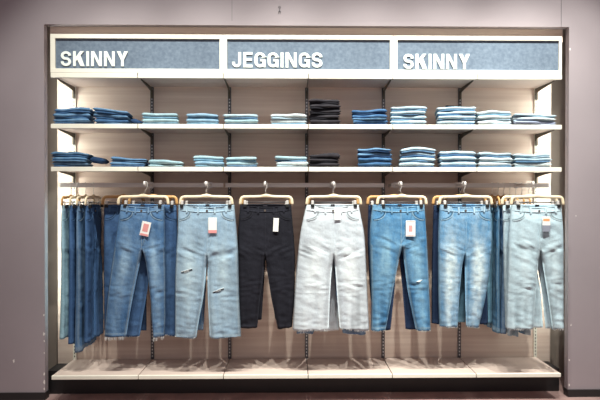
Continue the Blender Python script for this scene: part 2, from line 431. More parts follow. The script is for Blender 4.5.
# ------------------------------------------------------------------ jeans
def jeans(name, lab, group, rows, y, zc, M, T=.028, seed=0, rz=0, loc=None, crotch=None, res=1, fray=0, fade=1.0,
          tag_=None, rips=(), details=True, dark_label=True, wave=1.0, whisk=1.0, thighs=True, flare=0, slope=(0, 0)):
    """rows: (z, xLo, xLi, xRi, xRo) in metres, local to the hanger point; z falls from 0 at the waist"""
    t = thing(name, lab, 'jeans', loc, rz, group)
    rows = sorted(rows, key=lambda r: -r[0])
    def row(z):
        if z >= rows[0][0]: return rows[0][1:]
        for A, B in zip(rows, rows[1:]):
            if z >= B[0]:
                f = (A[0] - z) / (A[0] - B[0]); return tuple(a + (b - a) * f for a, b in zip(A[1:], B[1:]))
        return rows[-1][1:]
    # smooth the outline a little
    def rowS(z):
        r = [row(z + d) for d in (-.035, -.0175, 0, .0175, .035)]
        if z > -.03 or z < rows[-1][0] + .03: return row(z)
        return tuple(sum(q[i] for q in r) / 5 for i in range(4))
    zend = rows[-1][0]; zcr = crotch
    hL = hR = zend
    if isinstance(zend, tuple): pass
    n = int(16 * res) + 4
    K = 3
    NR = int((-zend) / (.0105 / res)) + 1
    bm = bmesh.new(); wl = bm.loops.layers.color.new('wear_shade') if False else None
    wear_shade = {}
    sd = seed * 17.31
    def front_disp(x, z, w, sgn):
        d = 0
        d += .0115 * wave * nz(x * 17 + sd, z * 1.7, sd + sgn) * min(1, max(0, (-z - .05) / .25))
        d += .0130 * wave * min(1, z / zend) ** 1.6 * nz(x * 27 + sd + 7, z * .9, sd + sgn * 3)
        d += .0040 * wave * nz(x * 30 + sd, z * 5, 5 + sd + sgn)
        d += .0030 * wave * nz(x * 16 + z * 20 + sd, z * 24, 15 + sd)
        if zcr is not None:
            # whiskers spreading from the crotch
            g = math.exp(-((z - zcr - .02) / .055) ** 2)
            ang = abs(x - cxm) * .45
            d += .0060 * whisk * g * nz((z - ang * .9) * 62 + sd, x * 9, sd) * (1.3 if abs(x - cxm) > .02 else .3)
            gk = math.exp(-((z - zend * .66) / .07) ** 2)
            d += .0070 * gk * nz(x * 14, z * 62, sd + 9)
            gh = math.exp(-((z - zend * .93) / .06) ** 2)
            d += .0060 * gh * nz(x * 14, z * 55, sd + 19)
        return d
    cxm = (rows[0][1] + rows[0][4]) / 2
    def rnd(a, e=.16):
        a = max(0, min(1, a))
        q = min(1, a / e); return math.sqrt(max(0, 1 - (1 - q) ** 2))
    def wear_shade_v(v, x, z, a, leg, r, back=False):
        # fade over thighs and shins, lines at the seams, shade painted into creases
        lo, li, ri, ro = r
        if leg == 0: c = (lo + li) / 2; w = max(.02, (li - lo) / 2)
        else: c = (ri + ro) / 2; w = max(.02, (ro - ri) / 2)
        u = (x - c) / w
        fd = 0
        if thighs:
            zt_ = (zcr or -.32) - .08
            fd += math.exp(-(u / .42) ** 2) * math.exp(-((z - zt_) / .16) ** 2) * .95
            fd += math.exp(-(u / .5) ** 2) * math.exp(-((z - zend * .78) / .20) ** 2) * .35
        fd = fd * fade * 1.25
        g = 0; b = 0
        if z < (zcr or -.3) + .02:
            ui = u if leg == 0 else -u
            if abs(ui - .90) < .06: g = .38
            if abs(ui + .90) < .06: g = max(g, .34)
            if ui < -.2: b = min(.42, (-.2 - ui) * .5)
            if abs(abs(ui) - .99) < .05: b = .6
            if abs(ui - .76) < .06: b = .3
        else:
            if u * (1 if leg == 0 else -1) < -.93: g = .3
        if z < zend + .03 and z > zend + .012: g = .4
        # creases: shade painted into the fold hollows, ridges paler
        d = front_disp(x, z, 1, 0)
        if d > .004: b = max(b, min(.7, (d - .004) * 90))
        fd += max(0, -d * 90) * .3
        fd *= (1 if not back else .4)
        wear_shade[v] = (min(1, fd), g, min(1, b))
    rings = []
    # torso rings: front n*2+1, back n*2+1 sharing sides
    prev = None; prevL = prevR = None
    ncr = int(-zcr / (-zend) * NR)
    T0 = T
    def TT(z): return T0 * (1 + flare * max(0, -z / -zend) ** 1.5)
    allf = []
    def ringT(z):
        r = rowS(z); lo, li, ri, ro = r; c = (li + ri) / 2
        fr, bk = [], []
        for i in range(2 * n + 1):
            s = i / (2 * n)
            if i <= n: x = lo + (c - lo) * (i / n)
            else: x = c + (ro - c) * ((i - n) / n)
            a = s
            e = rnd(min(a, 1 - a) * 2, .22)
            Tz = TT(z) * (.62 + .38 * min(1, -z / .10))
            dz = -.017 * math.sin(PI * s) ** 1.0 * max(0, 1 + z / .06) if z > -.06 else 0
            yy = -Tz * e + front_disp(x, z, 1, 0) * e
            v = bm.verts.new((x, yy, z + dz)); wear_shade_v(v, x, z, a, 0 if i <= n else 1, (lo, c, c, ro)); fr.append(v)
        for i in range(1, 2 * n):
            s = i / (2 * n)
            if i <= n: x = lo + (c - lo) * (i / n)
            else: x = c + (ro - c) * ((i - n) / n)
            e = rnd(min(s, 1 - s) * 2, .22)
            Tz = TT(z) * (.5 + .5 * min(1, -z / .10))
            dz = .006 * math.sin(PI * s) * max(0, 1 + z / .06) if z > -.06 else 0
            v = bm.verts.new((x, Tz * e, z + dz)); wear_shade_v(v, x, z, s, 0 if i <= n else 1, (lo, c, c, ro), True); bk.append(v)
        return fr, bk
    def leg_ring(z, leg, w, hem=False):
        r = rowS(z); lo, li, ri, ro = r
        a0, a1 = (lo, li) if leg == 0 else (ro, ri)      # outer, inner
        fr, bk = [], []
        zz = z
        for i in range(n + 1):
            a = i / n; x = a0 + (a1 - a0) * a
            eo = rnd(a, .28); ei = rnd(1 - a, .28); e = eo * (1 - w + w * ei)
            if hem: zz = z + (.004 if fray else .002) * nz(x * 60, seed, leg) + .016 * nz(x * 7, seed + 3, leg)
            yy = -TT(z) * e + front_disp(x, z, 1, leg) * e
            v = bm.verts.new((x, yy, zz)); wear_shade_v(v, x, z, a, leg, r); fr.append(v)
        for i in range(n + 1):
            a = i / n; x = a0 + (a1 - a0) * a
            eo = rnd(a, .28); ei = rnd(1 - a, .28); e = eo * (1 - w + w * ei)
            if hem: zz = z + (.004 if fray else .002) * nz(x * 60, seed + 5, leg) + .016 * nz(x * 7, seed + 3, leg)
            if i == 0: bk.append(fr[0]); continue
            v = bm.verts.new((x, TT(z) * e * (.9), zz)); wear_shade_v(v, x, z, a, leg, r, True); bk.append(v)
        br = []
        for k in range(1, K + 1):
            f = k / (K + 1); v = bm.verts.new(fr[-1].co.lerp(bk[-1].co, f)); wear_shade[v] = (0, .3, .5); br.append(v)
        return fr[:] + br + bk[::-1][:-1]      # closed loop starting at outer edge
    for j in range(ncr + 1):
        z = zcr * j / ncr
        fr, bk = ringT(z); loop = fr + bk[::-1]
        if prev:
            m_ = len(loop)
            for k in range(m_): allf.append(bm.faces.new((prev[k], prev[(k + 1) % m_], loop[(k + 1) % m_], loop[k])))
        else: toploop = loop
        prev = loop; last = (fr, bk)
    fr, bk = last; bkf = [fr[0]] + bk + [fr[-1]]
    mf, mb = fr[n], bkf[n]
    br = []
    for k in range(1, K + 1):
        f = k / (K + 1); v = bm.verts.new(mf.co.lerp(mb.co, f)); wear_shade[v] = (0, .3, .5); br.append(v)
    Lp = fr[:n + 1] + br + [bkf[i] for i in range(n, 0, -1)]
    Rp = [fr[2 * n - i] for i in range(n + 1)] + br + [bkf[2 * n - i] for i in range(n, 0, -1)]
    for leg, loop0 in ((0, Lp), (1, Rp)):
        pr = loop0; q = NR - ncr
        zl = zend
        for j in range(1, q + 1):
            z = zcr + (zl - zcr) * j / q
            lr = leg_ring(z, leg, min(1, (zcr - z) / .09), hem=(j == q))
            m_ = len(lr)
            for k in range(m_): bm.faces.new((pr[k], pr[(k + 1) % m_], lr[(k + 1) % m_], lr[k]))
            pr = lr
    bmesh.ops.recalc_face_normals(bm, faces=bm.faces)
    bm.verts.index_update(); vals = [wear_shade.get(v, (0, 0, 0)) for v in bm.verts]
    me = bpy.data.meshes.new('denim_body'); bm.to_mesh(me)
    ca = me.color_attributes.new('wear_shade', 'FLOAT_COLOR', 'POINT')
    for i, w in enumerate(vals): ca.data[i].color = (w[0], w[1], w[2], 1)
    tree = BVHTree.FromBMesh(bm); bm.free()
    me.materials.append(M)
    for p in me.polygons: p.use_smooth = True
    body = link('denim_body', me, t)
    so = body.modifiers.new('cloth', 'SOLIDIFY'); so.thickness = .0018; so.offset = -1
    def sy(x, z):
        h = tree.ray_cast(Vector((x, -1, z)), Vector((0, 1, 0)))
        return h[0].y if h[0] is not None and h[0].y < .3 else -T0
    def strip(bm, pts, w, off=.0022, th=.002):
        """ribbon of width w lying on the front of the cloth"""
        P = [Vector(p) for p in pts]; A = []
        for i, p in enumerate(P):
            d = (P[min(i + 1, len(P) - 1)] - P[max(0, i - 1)]).normalized(); nn = Vector((-d.y, d.x)) * w / 2
            q = []
            for s in (1, -1):
                e = p + nn * s; yy = sy(e.x, e.y)
                q.append((bm.verts.new((e.x, yy - off, e.y)), bm.verts.new((e.x, yy + th, e.y))))
            A.append(q)
        for a, b in zip(A, A[1:]):
            (a1, a1b), (a2, a2b) = a; (b1, b1b), (b2, b2b) = b
            bm.faces.new((a1, a2, b2, b1)); bm.faces.new((a1b, b1b, b2b, a2b)); bm.faces.new((a1, b1, b1b, a1b)); bm.faces.new((a2, a2b, b2b, b2))
        for (a1, a1b), (a2, a2b) in (A[0], A[-1]): bm.faces.new((a1, a1b, a2b, a2))
    def wear_shade_all(o, w):
        ca = o.data.color_attributes.new('wear_shade', 'FLOAT_COLOR', 'POINT')
        for d in ca.data: d.color = (*w, 1)
        return o
    lo, li, ri, ro = row(0); c = (li + ri) / 2
    def sag(x): return -.017 * math.sin(PI * max(0, min(1, (x - lo) / (ro - lo))))
    if details:
        # waistband: front strip plus rim
        wb = bmesh.new(); strip(wb, [(lo + .003 + (ro - lo - .006) * i / 24, -.019 + sag(lo + (ro - lo) * i / 24) * .8) for i in range(25)], .033, .003)
        wear_shade_all(obj('waistband', wb, M, t), (.35, .0, 0))
        sb = bmesh.new()
        for zo in (-.036, -.004): strip(sb, [(lo + .004 + (ro - lo - .008) * i / 20, zo + sag(lo + (ro - lo) * i / 20) * .8) for i in range(21)], .0028, .0042, .001)
        wear_shade_all(obj('waistband_stitching', sb, M, t), (.2, .45, 0) if fade > .2 else (0, .4, 0))
        for f in (.16, .36, .66, .86):
            x = lo + (ro - lo) * f; b2 = bmesh.new()
            strip(b2, [(x, -.002 + sag(x)), (x, -.022 + sag(x)), (x, -.044 + sag(x))], .010, .0075)
            wear_shade_all(obj('belt_loop', b2, M, t), (.5, 0, 0))
        bb = bmesh.new(); yb = sy(c, -.022 + sag(c))
        tube(bb, [(c, yb - .009, -.024 + sag(c)), (c, yb - .002, -.024 + sag(c))], .0075, 12)
        obj('button', bb, BRASS, t)
        fb = bmesh.new(); zc_ = zcr + .03
        strip(fb, [(c + .030, -.045), (c + .030, -.045 + (zc_ + .045) * .6), (c + .024, -.045 + (zc_ + .045) * .8), (c + .004, zc_)], .003, .0022)
        strip(fb, [(c + .002, -.042), (c + .003, zc_ * .5), (c + .001, zcr + .005)], .0045, .0028)
        wear_shade_all(obj('fly', fb, M, t), (.1, .45, 0) if fade > .2 else (0, .3, 0))
        for s in (-1, 1):
            ed = lo if s < 0 else ro
            pts = []
            for i in range(11):
                a = i / 10 * PI / 2
                px_ = ed - s * (.100 * math.cos(a) + .000); 
                pts.append((ed - s * (.006 + .084 * math.cos(a)), -.042 + sag(0) * .6 - .056 * math.sin(a)))
            pk = bmesh.new(); strip(pk, pts, .0045, .0030)
            pko = wear_shade_all(obj('pocket_edge', pk, M, t), (.4, .5, 0) if fade > .2 else (0, .4, 0))
            pi_ = bmesh.new(); strip(pi_, [(p[0] - (-s) * .0 + s * .006, p[1] + .004) for p in pts], .010, .0016)
            wear_shade_all(obj('pocket_shade', pi_, M, pko), (0, 0, 1))  # dark strip painted in as the shadow at the pocket opening
        if dark_label:
            lb = bmesh.new(); yb = T0 * .45
            box(lb, c - .014, c + .014, yb - .004, yb - .0025, -.012, .004)
            obj('neck_label' if False else 'waist_label', lb, LABELM, t)
    if fray:
        fm = bmesh.new(); rr = random.Random(seed)
        for leg in (0, 1):
            lo_, li_, ri_, ro_ = row(zend); a0, a1 = (lo_, li_) if leg == 0 else (ri_, ro_)
            for q in range(int((a1 - a0) / .0028)):
                x = a0 + .004 + (a1 - a0 - .008) * rr.random(); z = zend + .004 + .016 * nz(x * 7, seed + 3, leg)
                yy = sy(x, zend + .012) + .001 + rr.random() * .004; l = fray * rr.uniform(.3, 1.1); dx = rr.uniform(-.004, .004)
                tube(fm, [(x, yy, z + .004), (x + dx * .5, yy - .002, z - l * .5), (x + dx, yy, z - l)], .0010, 3)
        tag(obj('frayed_hem', fm, THREAD, t), kind='stuff')
    for (rx, rz_, rw, rh, tilt) in rips:
        h = bmesh.new(); 
        cols = 8
        pts = [(rx + rw * (i / cols - .5), rz_ + tilt * (i / cols - .5)) for i in range(cols + 1)]
        strip(h, pts, rh, .0016)
        ho = obj('knee_rip', h, HOLE, t)  # dark patch painted as the shade inside the rip
        th = bmesh.new()
        for q in range(4):
            o_ = (q / 3 - .5) * rh * .95
            strip(th, [(p[0], p[1] + o_ + .0006 * math.sin(p[0] * 300 + q)) for p in (pts if q == 3 else pts[2:-2])], .0013 if q < 3 else .0032, .003)
        obj('rip_threads', th, THREAD, ho)
    if tag_:
        tx, tz, tw, thh, rot, bands = tag_
        yy = min(sy(tx - tw / 2, tz), sy(tx + tw / 2, tz), sy(tx, tz + thh / 2), sy(tx, tz - thh / 2)) - .010
        tb = bmesh.new(); box(tb, -tw / 2, tw / 2, -.0008, .0008, -thh / 2, thh / 2, .0005)
        to = obj('price_tag', tb, TAGW, t, (tx, yy, tz)); to.rotation_euler = (0, rot, 0)
        for (z0, z1, x0, x1, mm) in bands:
            q = bmesh.new(); box(q, -tw / 2 + x0 * tw, -tw / 2 + x1 * tw, -.0014, -.0007, -thh / 2 + z0 * thh, -thh / 2 + z1 * thh); obj('printed_band', q, mm, to)
        sg = bmesh.new(); up = Vector((math.sin(rot), 0, math.cos(rot))) * (thh / 2 - .003)
        top_ = Vector((tx, yy, tz)) + up
        z_loop = -.028
        tube(sg, [top_, (top_.x * .6 + (tx) * .4 + .006, yy - .001, (top_.z + z_loop) / 2), (tx + .004, sy(tx, z_loop) - .009, z_loop)], .0008, 4)
        obj('tag_cord', sg, STRING, t)
    return t

def px_rows(px, y, xc, z0):
    out = []
    for (py, a, b, c, d) in px:
        z = at(300, py, y).z - z0
        out.append((z,) + tuple(at(v, py, y).x - xc for v in (a, b, c, d)))
    return out

ZWST = at(300, 204.8, .03).z       # waist height of the facing jeans
ZWOOD = at(300, 197.0, .03).z

dB = denim('mid blue denim', (74, 116, 164), (150, 178, 200), (168, 180, 182))
dB2 = denim('deep blue denim', (62, 92, 136), (92, 126, 164))
dC = denim('light washed denim', (148, 176, 200), (186, 206, 214), (190, 204, 208), .15)
dD = denim('black denim', (34, 34, 42), (46, 46, 56), (60, 60, 70))
dE = denim('bleached denim', (204, 213, 222), (224, 230, 232), (206, 212, 214), .10)
dF = denim('bright blue denim', (66, 124, 172), (146, 184, 202), (176, 190, 190))
dG = denim('stonewashed denim', (88, 144, 188), (206, 220, 222), (150, 180, 196))
dH = denim('pale blue denim', (190, 214, 226), (198, 214, 220), (204, 216, 220), .12)
dN = denim('navy denim', (34, 50, 80), (46, 66, 98))
dK = denim('dark indigo denim', (44, 60, 82), (58, 78, 100))
dT = denim('teal blue denim', (96, 142, 168), (140, 180, 196))
dTL = denim('washed teal denim', (160, 204, 222), (186, 218, 228))
dA = denim('indigo denim', (66, 102, 152), (94, 130, 172))

G_FR = 'jeans hung facing the front'
arms = {'B': (144.5, .0), 'C': (206, .0), 'D': (265, .0), 'E': (333.5, .0), 'F': (401, .0), 'G': (465, .0), 'H': (533, -.085)}
where = {'B': 'first chrome display arm from the left', 'C': 'chrome display arm holding the ripped jeans', 'D': 'chrome display arm holding the black jeans',
         'E': 'chrome display arm holding the bleached jeans', 'F': 'chrome display arm left of the stonewashed jeans', 'G': 'chrome display arm holding the stonewashed jeans', 'H': 'rightmost chrome display arm'}
AX = {}
for k, (px, yt) in arms.items(): AX[k] = arm(px, yt, where[k])

# ---- front jeans ------------------------------------------------------------
specs = {
 'B': (142, [(204.8, 120, 141.5, 141.5, 163.5), (215, 118.5, 142, 142, 164), (232, 116, 142, 142, 164.3), (250, 113, 142, 143, 164.5), (275, 109.5, 136.5, 147, 165), (300, 106.5, 131.5, 150, 165), (320, 104.5, 128, 151, 165), (336, 103.5, 125.5, 152.5, 164)],
       250, dB, 'mid blue jeans with frayed hem and tilted pink price tag'),
 'C': (206, [(204.8, 178, 207, 207, 234), (215, 177.3, 207, 207, 235), (232, 177, 207, 207, 236.5), (255, 175.5, 207, 207.5, 238), (280, 174.5, 205, 207, 238.5), (300, 174.5, 202.5, 207.5, 239), (320, 174.5, 198.5, 208.5, 240), (337.5, 174.5, 195.8, 209.3, 240.8)],
       255, dC, 'light blue jeans with two ripped knees'),
 'D': (266, [(204.3, 240, 265, 265, 291), (215, 239, 265, 265, 292), (232, 237.7, 265, 265, 293.5), (254, 237, 265, 265, 295), (275, 237, 263.5, 267.5, 295), (300, 237.5, 260, 271.5, 294.5), (328, 239, 257, 277.5, 292)],
       254, dD, 'black jeans with a narrow white price tag'),
 'E': (333, [(204.8, 306.5, 333, 333, 359), (215, 304, 333, 333, 361), (232, 300.5, 333.5, 333.5, 364.5), (254, 298, 334, 334, 366), (275, 296, 331.5, 336, 367), (300, 294.3, 330, 337.5, 368), (330, 292.6, 329, 340, 369.5)],
       254, dE, 'bleached near white wide leg jeans with frayed hem'),
 'F': (401, [(204.8, 373, 400.5, 400.5, 425), (215, 371.5, 401, 401, 426), (232, 370, 402, 402, 427), (247, 370, 402, 402.5, 428), (265, 370.5, 398.5, 405, 429), (290, 371.5, 393.5, 408, 430), (310, 371.8, 390, 412, 430.8), (331, 371.5, 386, 416.5, 431.3)],
       247, dF, 'bright blue skinny jeans with white and pink price tag'),
 'G': (465, [(204.8, 440.5, 465.5, 465.5, 491), (215, 439.7, 465.5, 465.5, 492), (232, 439, 465.5, 465.5, 493), (254, 438.7, 465, 465.5, 492.3), (275, 438.7, 462, 465.8, 490.5), (300, 439, 460, 466, 486.5), (327, 440, 458.5, 467, 480)],
       254, dG, 'stonewashed blue jeans with strongly faded white thighs'),
 'H': (536, [(204.8, 512.5, 539, 539, 562.5), (215, 511.5, 540, 540, 563.5), (232, 510, 541, 541, 564.5), (250, 509.3, 541, 541.5, 565), (275, 508.8, 538.5, 545.5, 565), (300, 508, 536.5, 549.5, 565), (330, 507, 534.5, 553.5, 565)],
       250, dH, 'pale blue bootcut jeans with frayed hem beside the right wall'),
}
def band(*b): return list(b)
def tg(px0, py0, px1, py1, y, xc, rot, bands):
    a = at(px0, py0, y - .03); b = at(px1, py1, y - .03)
    return ((a.x + b.x) / 2 - xc, (a.z + b.z) / 2 - ZWST, abs(b.x - a.x), abs(a.z - b.z), rot, bands)
opt = {
 'B': dict(fray=.030, fade=.75, seed=1), 'C': dict(fade=.7, seed=2, fray=.003), 'D': dict(fade=.1, seed=3, wave=.8, thighs=False),
 'E': dict(fray=.014, fade=.7, seed=4), 'F': dict(fray=.014, fade=.6, seed=5), 'G': dict(fray=.012, fade=1.15, seed=6), 'H': dict(fray=.016, fade=.6, seed=8, wave=1.4)}
tags = {
 'B': (141.3, 221.5, 150.3, 236, .22, [(.02, .16, .05, .95, TAGP), (.3, .85, .2, .8, TAGP)]),
 'C': (208.6, 217.5, 217, 233, .0, [(.0, .2, .0, 1, TAGP)]),
 'D': (273.3, 218, 278.6, 231.5, .05, []),
 'E': (334.3, 207.5, 340.8, 220, .0, []),
 'F': (405.6, 220.5, 415, 236.3, .0, [(.06, .1, .05, .95, TAGP), (.9, .95, .05, .95, TAGP), (.3, .7, .3, .7, TAGP)]),
 'H': (541.8, 216.5, 549.6, 231.5, .0, [(.0, .42, .0, 1, TAGG), (.7, .85, .1, .9, TAGO)])}
sorted_hangers = {'B': 'pale wooden hanger holding the mid blue jeans with tilted pink tag', 'C': 'pale wooden hanger holding the ripped light blue jeans', 'D': 'pale wooden hanger holding the black jeans',
 'E': 'pale wooden hanger holding the bleached jeans', 'F': 'pale wooden hanger holding the bright blue skinny jeans', 'G': 'pale wooden hanger holding the stonewashed jeans', 'H': 'pale wooden hanger holding the pale bootcut jeans by the right wall'}
HB = {'B': (118.5, 168), 'C': (180.5, 232), 'D': (240.5, 292), 'E': (307, 360.5), 'F': (377.5, 426), 'G': (439.5, 491.5), 'H': (511.5, 563)}
for k, (cpx, px, cr, M, lab) in specs.items():
    y = {'H': -.066, 'C': .004, 'D': .046, 'E': .012}.get(k, .03)
    xc = AX[k]
    h0, h1 = at(HB[k][0], 200, y).x, at(HB[k][1], 200, y).x
    hx = (h0 + h1) / 2; hw = (h1 - h0) / 2
    rows = px_rows(px, y - .02, hx, ZWST)
    tg_ = None
    if k in tags:
        q = tags[k]; tg_ = tg(q[0], q[1], q[2], q[3], y, hx, q[4], q[5])
    rips = []
    if k == 'C':
        for (rx, ry, w_, h_, ti) in ((187, 270.8, .075, .014, .022), (218.5, 290.5, .075, .012, .028)):
            p = at(rx, ry, y - .02); rips.append((p.x - hx, p.z - ZWST, w_, h_, ti))
    if k == 'F':
        p = at(419, 281, y - .02); rips.append((p.x - hx, p.z - ZWST, .042, .006, .012))
    jw = (rows[0][4] - rows[0][1]) / 2
    jeans('hanging_jeans', lab, G_FR, rows, y, 0, M, loc=(hx, y, ZWST), crotch=at(300, cr, y - .02).z - ZWST, tag_=tg_, rips=rips, **opt[k])
    # the hook sits on the arm, the wooden bar is centred on the jeans
    jl = rows[0][1]; jr = rows[0][4]
    t = hanger('clothes_hanger', hx, y, ZWOOD, 0, hw, sorted_hangers[k], 'hangers holding the front jeans', WOOD, min(-jl, jr), ZWST)
    # slide the hook onto its arm
    for c_ in t.children:
        if c_.name.startswith('hook'):
            c_.location.x = 0
            d = xc - hx
            for v in c_.data.vertices:
                f = max(0, min(1, (v.co.z - .015) / .03)); v.co.x += d * f

# ---- jeans behind the front ones -----------------------------------------
def behind(k, y, dx, px, cr, M, lab, seed, T=.013, fray=0, hang=True, wood=WOODO, **kw):
    """px rows are read on that garment's own plane"""
    a0 = px[0][1]; a1 = px[0][4]
    z0 = ZWST - .004
    hx = (at(a0, 205, y).x + at(a1, 205, y).x) / 2
    rows = px_rows(px, y - .015, hx, z0)
    jeans('hanging_jeans', lab, 'jeans hung behind the front ones', rows, y, 0, M, T=T, loc=(hx, y, z0), crotch=at(300, cr, y).z - z0, seed=seed, res=.7, fray=fray, fade=.4, wave=.8, details=True, dark_label=False, **kw)
    jw = (rows[0][4] - rows[0][1]) / 2
    if hang:
        t = hanger('clothes_hanger', hx, y, ZWOOD, 0, jw + .006, 'orange brown hanger ' + lab_h(lab), 'hangers behind the front ones', wood, jw, z0)
        d = AX[k] - hx
        for c_ in t.children:
            if c_.name.startswith('hook'):
                for v in c_.data.vertices:
                    f = max(0, min(1, (v.co.z - .012) / .03)); v.co.x += d * f
def lab_h(l): return 'holding the ' + l

behind('B', .088, 0, [(205, 130, 152, 152, 176), (232, 129, 152, 152, 177), (252, 128, 151, 152, 177.5), (290, 127, 147, 159, 178), (346, 120, 137, 163, 175.5)][:4] + [(336, 122, 139, 163, 176.5)],
       252, dB2, 'deep blue jeans right behind the tagged blue jeans', 11, fray=.008)
behind('B', .132, 0, [(205, 124, 146, 146, 170), (252, 122, 146, 147, 172), (290, 118, 142, 149, 173), (331, 114, 137, 153, 172)],
       252, dK, 'dark indigo jeans between the legs of the tagged blue jeans', 12, hang=True)
behind('B', .174, 0, [(206, 103.5, 123, 123, 143), (232, 103, 123, 123, 145), (252, 103, 122, 123, 146), (330, 103.5, 120, 124, 146)],
       252, dB2, 'deep blue jeans peeking out left of the tagged blue jeans', 13)
behind('C', .088, 0, [(205, 183, 207, 207, 231), (252, 180, 207, 207.5, 233), (290, 179, 205.5, 210, 234), (330, 180, 203, 214, 234)],
       253, dB, 'blue jeans seen between the legs of the ripped light jeans', 14)
behind('D', .106, 0, [(205, 243, 266, 266, 290), (252, 242, 266, 266.5, 291), (290, 243, 263.5, 271, 291), (319, 244, 261.5, 275, 291)],
       253, dD, 'shorter black jeans behind the front black jeans', 15)
behind('E', .088, 0, [(205, 309, 333, 333, 357), (252, 302, 333, 333.5, 363), (290, 298, 331, 335.5, 365), (335, 295.5, 311, 343, 366)][:3] + [(334.5, 296.5, 313, 343, 366)],
       253, dB, 'mid blue jeans whose hem shows below the bleached jeans', 16, fray=.010)
behind('E', .132, 0, [(205, 310, 333, 333, 357), (252, 304, 333, 333.5, 361), (290, 302, 338, 341, 362), (331, 300, 339, 342, 364)],
       251, dE, 'bleached jeans seen between the legs of the front bleached jeans', 17)
behind('F', .088, 0, [(205, 368.5, 396, 396, 420), (232, 368, 397, 397, 421), (247, 368, 398, 398.5, 422), (290, 370, 395, 403, 421), (330, 375, 391, 406, 419)],
       247, dN, 'navy jeans behind the bright blue skinny jeans', 18)
behind('G', .088, 0, [(205, 434, 459, 459, 485), (252, 432.5, 460, 460.5, 486), (290, 432, 458, 466, 488), (325, 432, 456, 470, 489)],
       252, dN, 'navy jeans showing left of the stonewashed jeans', 19)
behind('G', .132, 0, [(206, 446, 470, 470, 493.5), (252, 446, 470, 471, 494), (290, 448, 468, 474, 493.5), (324, 450, 466, 474, 493)],
       252, dT, 'teal blue jeans showing right of the stonewashed jeans', 20)
behind('H', -.008, 0, [(205, 503, 529, 529, 556), (232, 504, 530, 530, 557), (250, 504, 534, 535, 558), (290, 505, 541.5, 542.5, 561), (329, 506, 544, 546.5, 562)],
       250, dH, 'pale blue jeans close behind the front bootcut jeans', 21, fray=.006, wood=WOOD)

# ---- jeans hung sideways on the rail ------------------------------------
def side_rows(w0, w1, w2, length, inner=.0):
    return [(0, -w0 / 2, 0, 0, w0 / 2), (-.12, -w1 / 2, 0, 0, w1 / 2), (-.33, -w1 / 2, -.001, .001, w1 / 2), (-.55, -w1 / 2 * 1.02, -.012, .012, w1 / 2 * 1.02), (-length, -w2 / 2, -.012, .012, w2 / 2)]
def side(x, M, w0, w1, w2, length, lab, group, seed, facing, hanglab, tagx=False, T=.013, yc=RY, wood=WOODO, rz_off=0, flare=.3):
    rz = PI / 2 * facing + rz_off
    tg_ = (.07, -.13, .04, .09, .1, []) if tagx else None
    z0 = ZWST - .006
    jeans('hanging_jeans', lab, group, side_rows(w0, w1, w2, length), 0, 0, M, T=T, loc=(x, yc, z0), rz=rz, crotch=-.33, seed=seed, res=.7, fade=.45, wave=1.2, flare=flare, tag_=tg_, dark_label=False)
    hanger('clothes_hanger', x, yc, ZWOOD - .004, rz, w0 / 2 + .004, hanglab, group.replace('jeans', 'hangers'), wood, w0 / 2, z0)
GA = 'jeans hung sideways at the left end of the rail'
side(-1.748, dTL, .31, .32, .37, .945, 'teal blue jeans at the far left end of the rail', GA, 31, 1, 'wooden hanger at the far left end of the rail', wood=WOODO, flare=.7)
side(-1.696, dA, .30, .315, .35, .985, 'indigo jeans second from the left end of the rail', GA, 32, 1, 'wooden hanger second from the left end of the rail', wood=WOOD, rz_off=.02, flare=.6)
side(-1.640, dB, .30, .315, .36, 1.04, 'longest mid blue jeans in the sideways bunch at the left', GA, 33, 1, 'wooden hanger third from the left end of the rail', tagx=False, wood=WOOD, rz_off=-.02, flare=.9)
side(-1.584, dA, .30, .31, .335, .98, 'indigo jeans nearest the centre in the sideways bunch at the left', GA, 35, 1, 'wooden hanger fourth from the left end of the rail', wood=WOOD, rz_off=.01, flare=.5)
GH = 'jeans hung sideways at the right end of the rail'
sl = [(1.385, dF, .925, 'bright blue jeans hung sideways, nearest the stonewashed pair'), (1.430, dB, .93, 'mid blue jeans hung sideways, second from the stonewashed pair'),
      (1.475, dH, .945, 'pale blue jeans hung sideways, just behind the bootcut jeans'), (1.520, dC, .95, 'light blue jeans hung sideways behind the bootcut jeans, fourth from the stonewashed pair'),
      (1.565, dF, .93, 'bright blue jeans hung sideways, hidden deep behind the bootcut jeans'), (1.610, dH, .94, 'pale blue jeans hung sideways, nearest the right end of the rail')]
for i, (x, M, ln, lab) in enumerate(sl):
    side(x, M, .275, .285, .30, ln, lab, GH, 41 + i, -1, f'wooden hanger hung sideways on the right rail, {ORD[i]} from the left', T=.0115, yc=.207, wood=WOODO)

# ------------------------------------------------------------------ folded jeans
def fmat(n, c, f): return denim(n, c, f, None, .18)
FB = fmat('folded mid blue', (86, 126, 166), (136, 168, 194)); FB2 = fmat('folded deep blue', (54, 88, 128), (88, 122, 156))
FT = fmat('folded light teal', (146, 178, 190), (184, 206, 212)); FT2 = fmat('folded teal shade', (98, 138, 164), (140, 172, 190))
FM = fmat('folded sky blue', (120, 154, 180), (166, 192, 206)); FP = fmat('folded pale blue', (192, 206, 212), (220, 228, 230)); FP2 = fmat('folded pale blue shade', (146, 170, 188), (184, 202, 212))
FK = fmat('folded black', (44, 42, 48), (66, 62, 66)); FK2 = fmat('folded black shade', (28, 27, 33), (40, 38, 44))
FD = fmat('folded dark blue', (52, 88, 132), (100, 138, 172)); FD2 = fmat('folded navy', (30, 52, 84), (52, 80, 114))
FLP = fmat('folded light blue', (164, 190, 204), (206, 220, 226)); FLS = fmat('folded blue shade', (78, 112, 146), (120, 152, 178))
FLA = fmat('folded lavender grey', (156, 166, 192), (180, 188, 208))

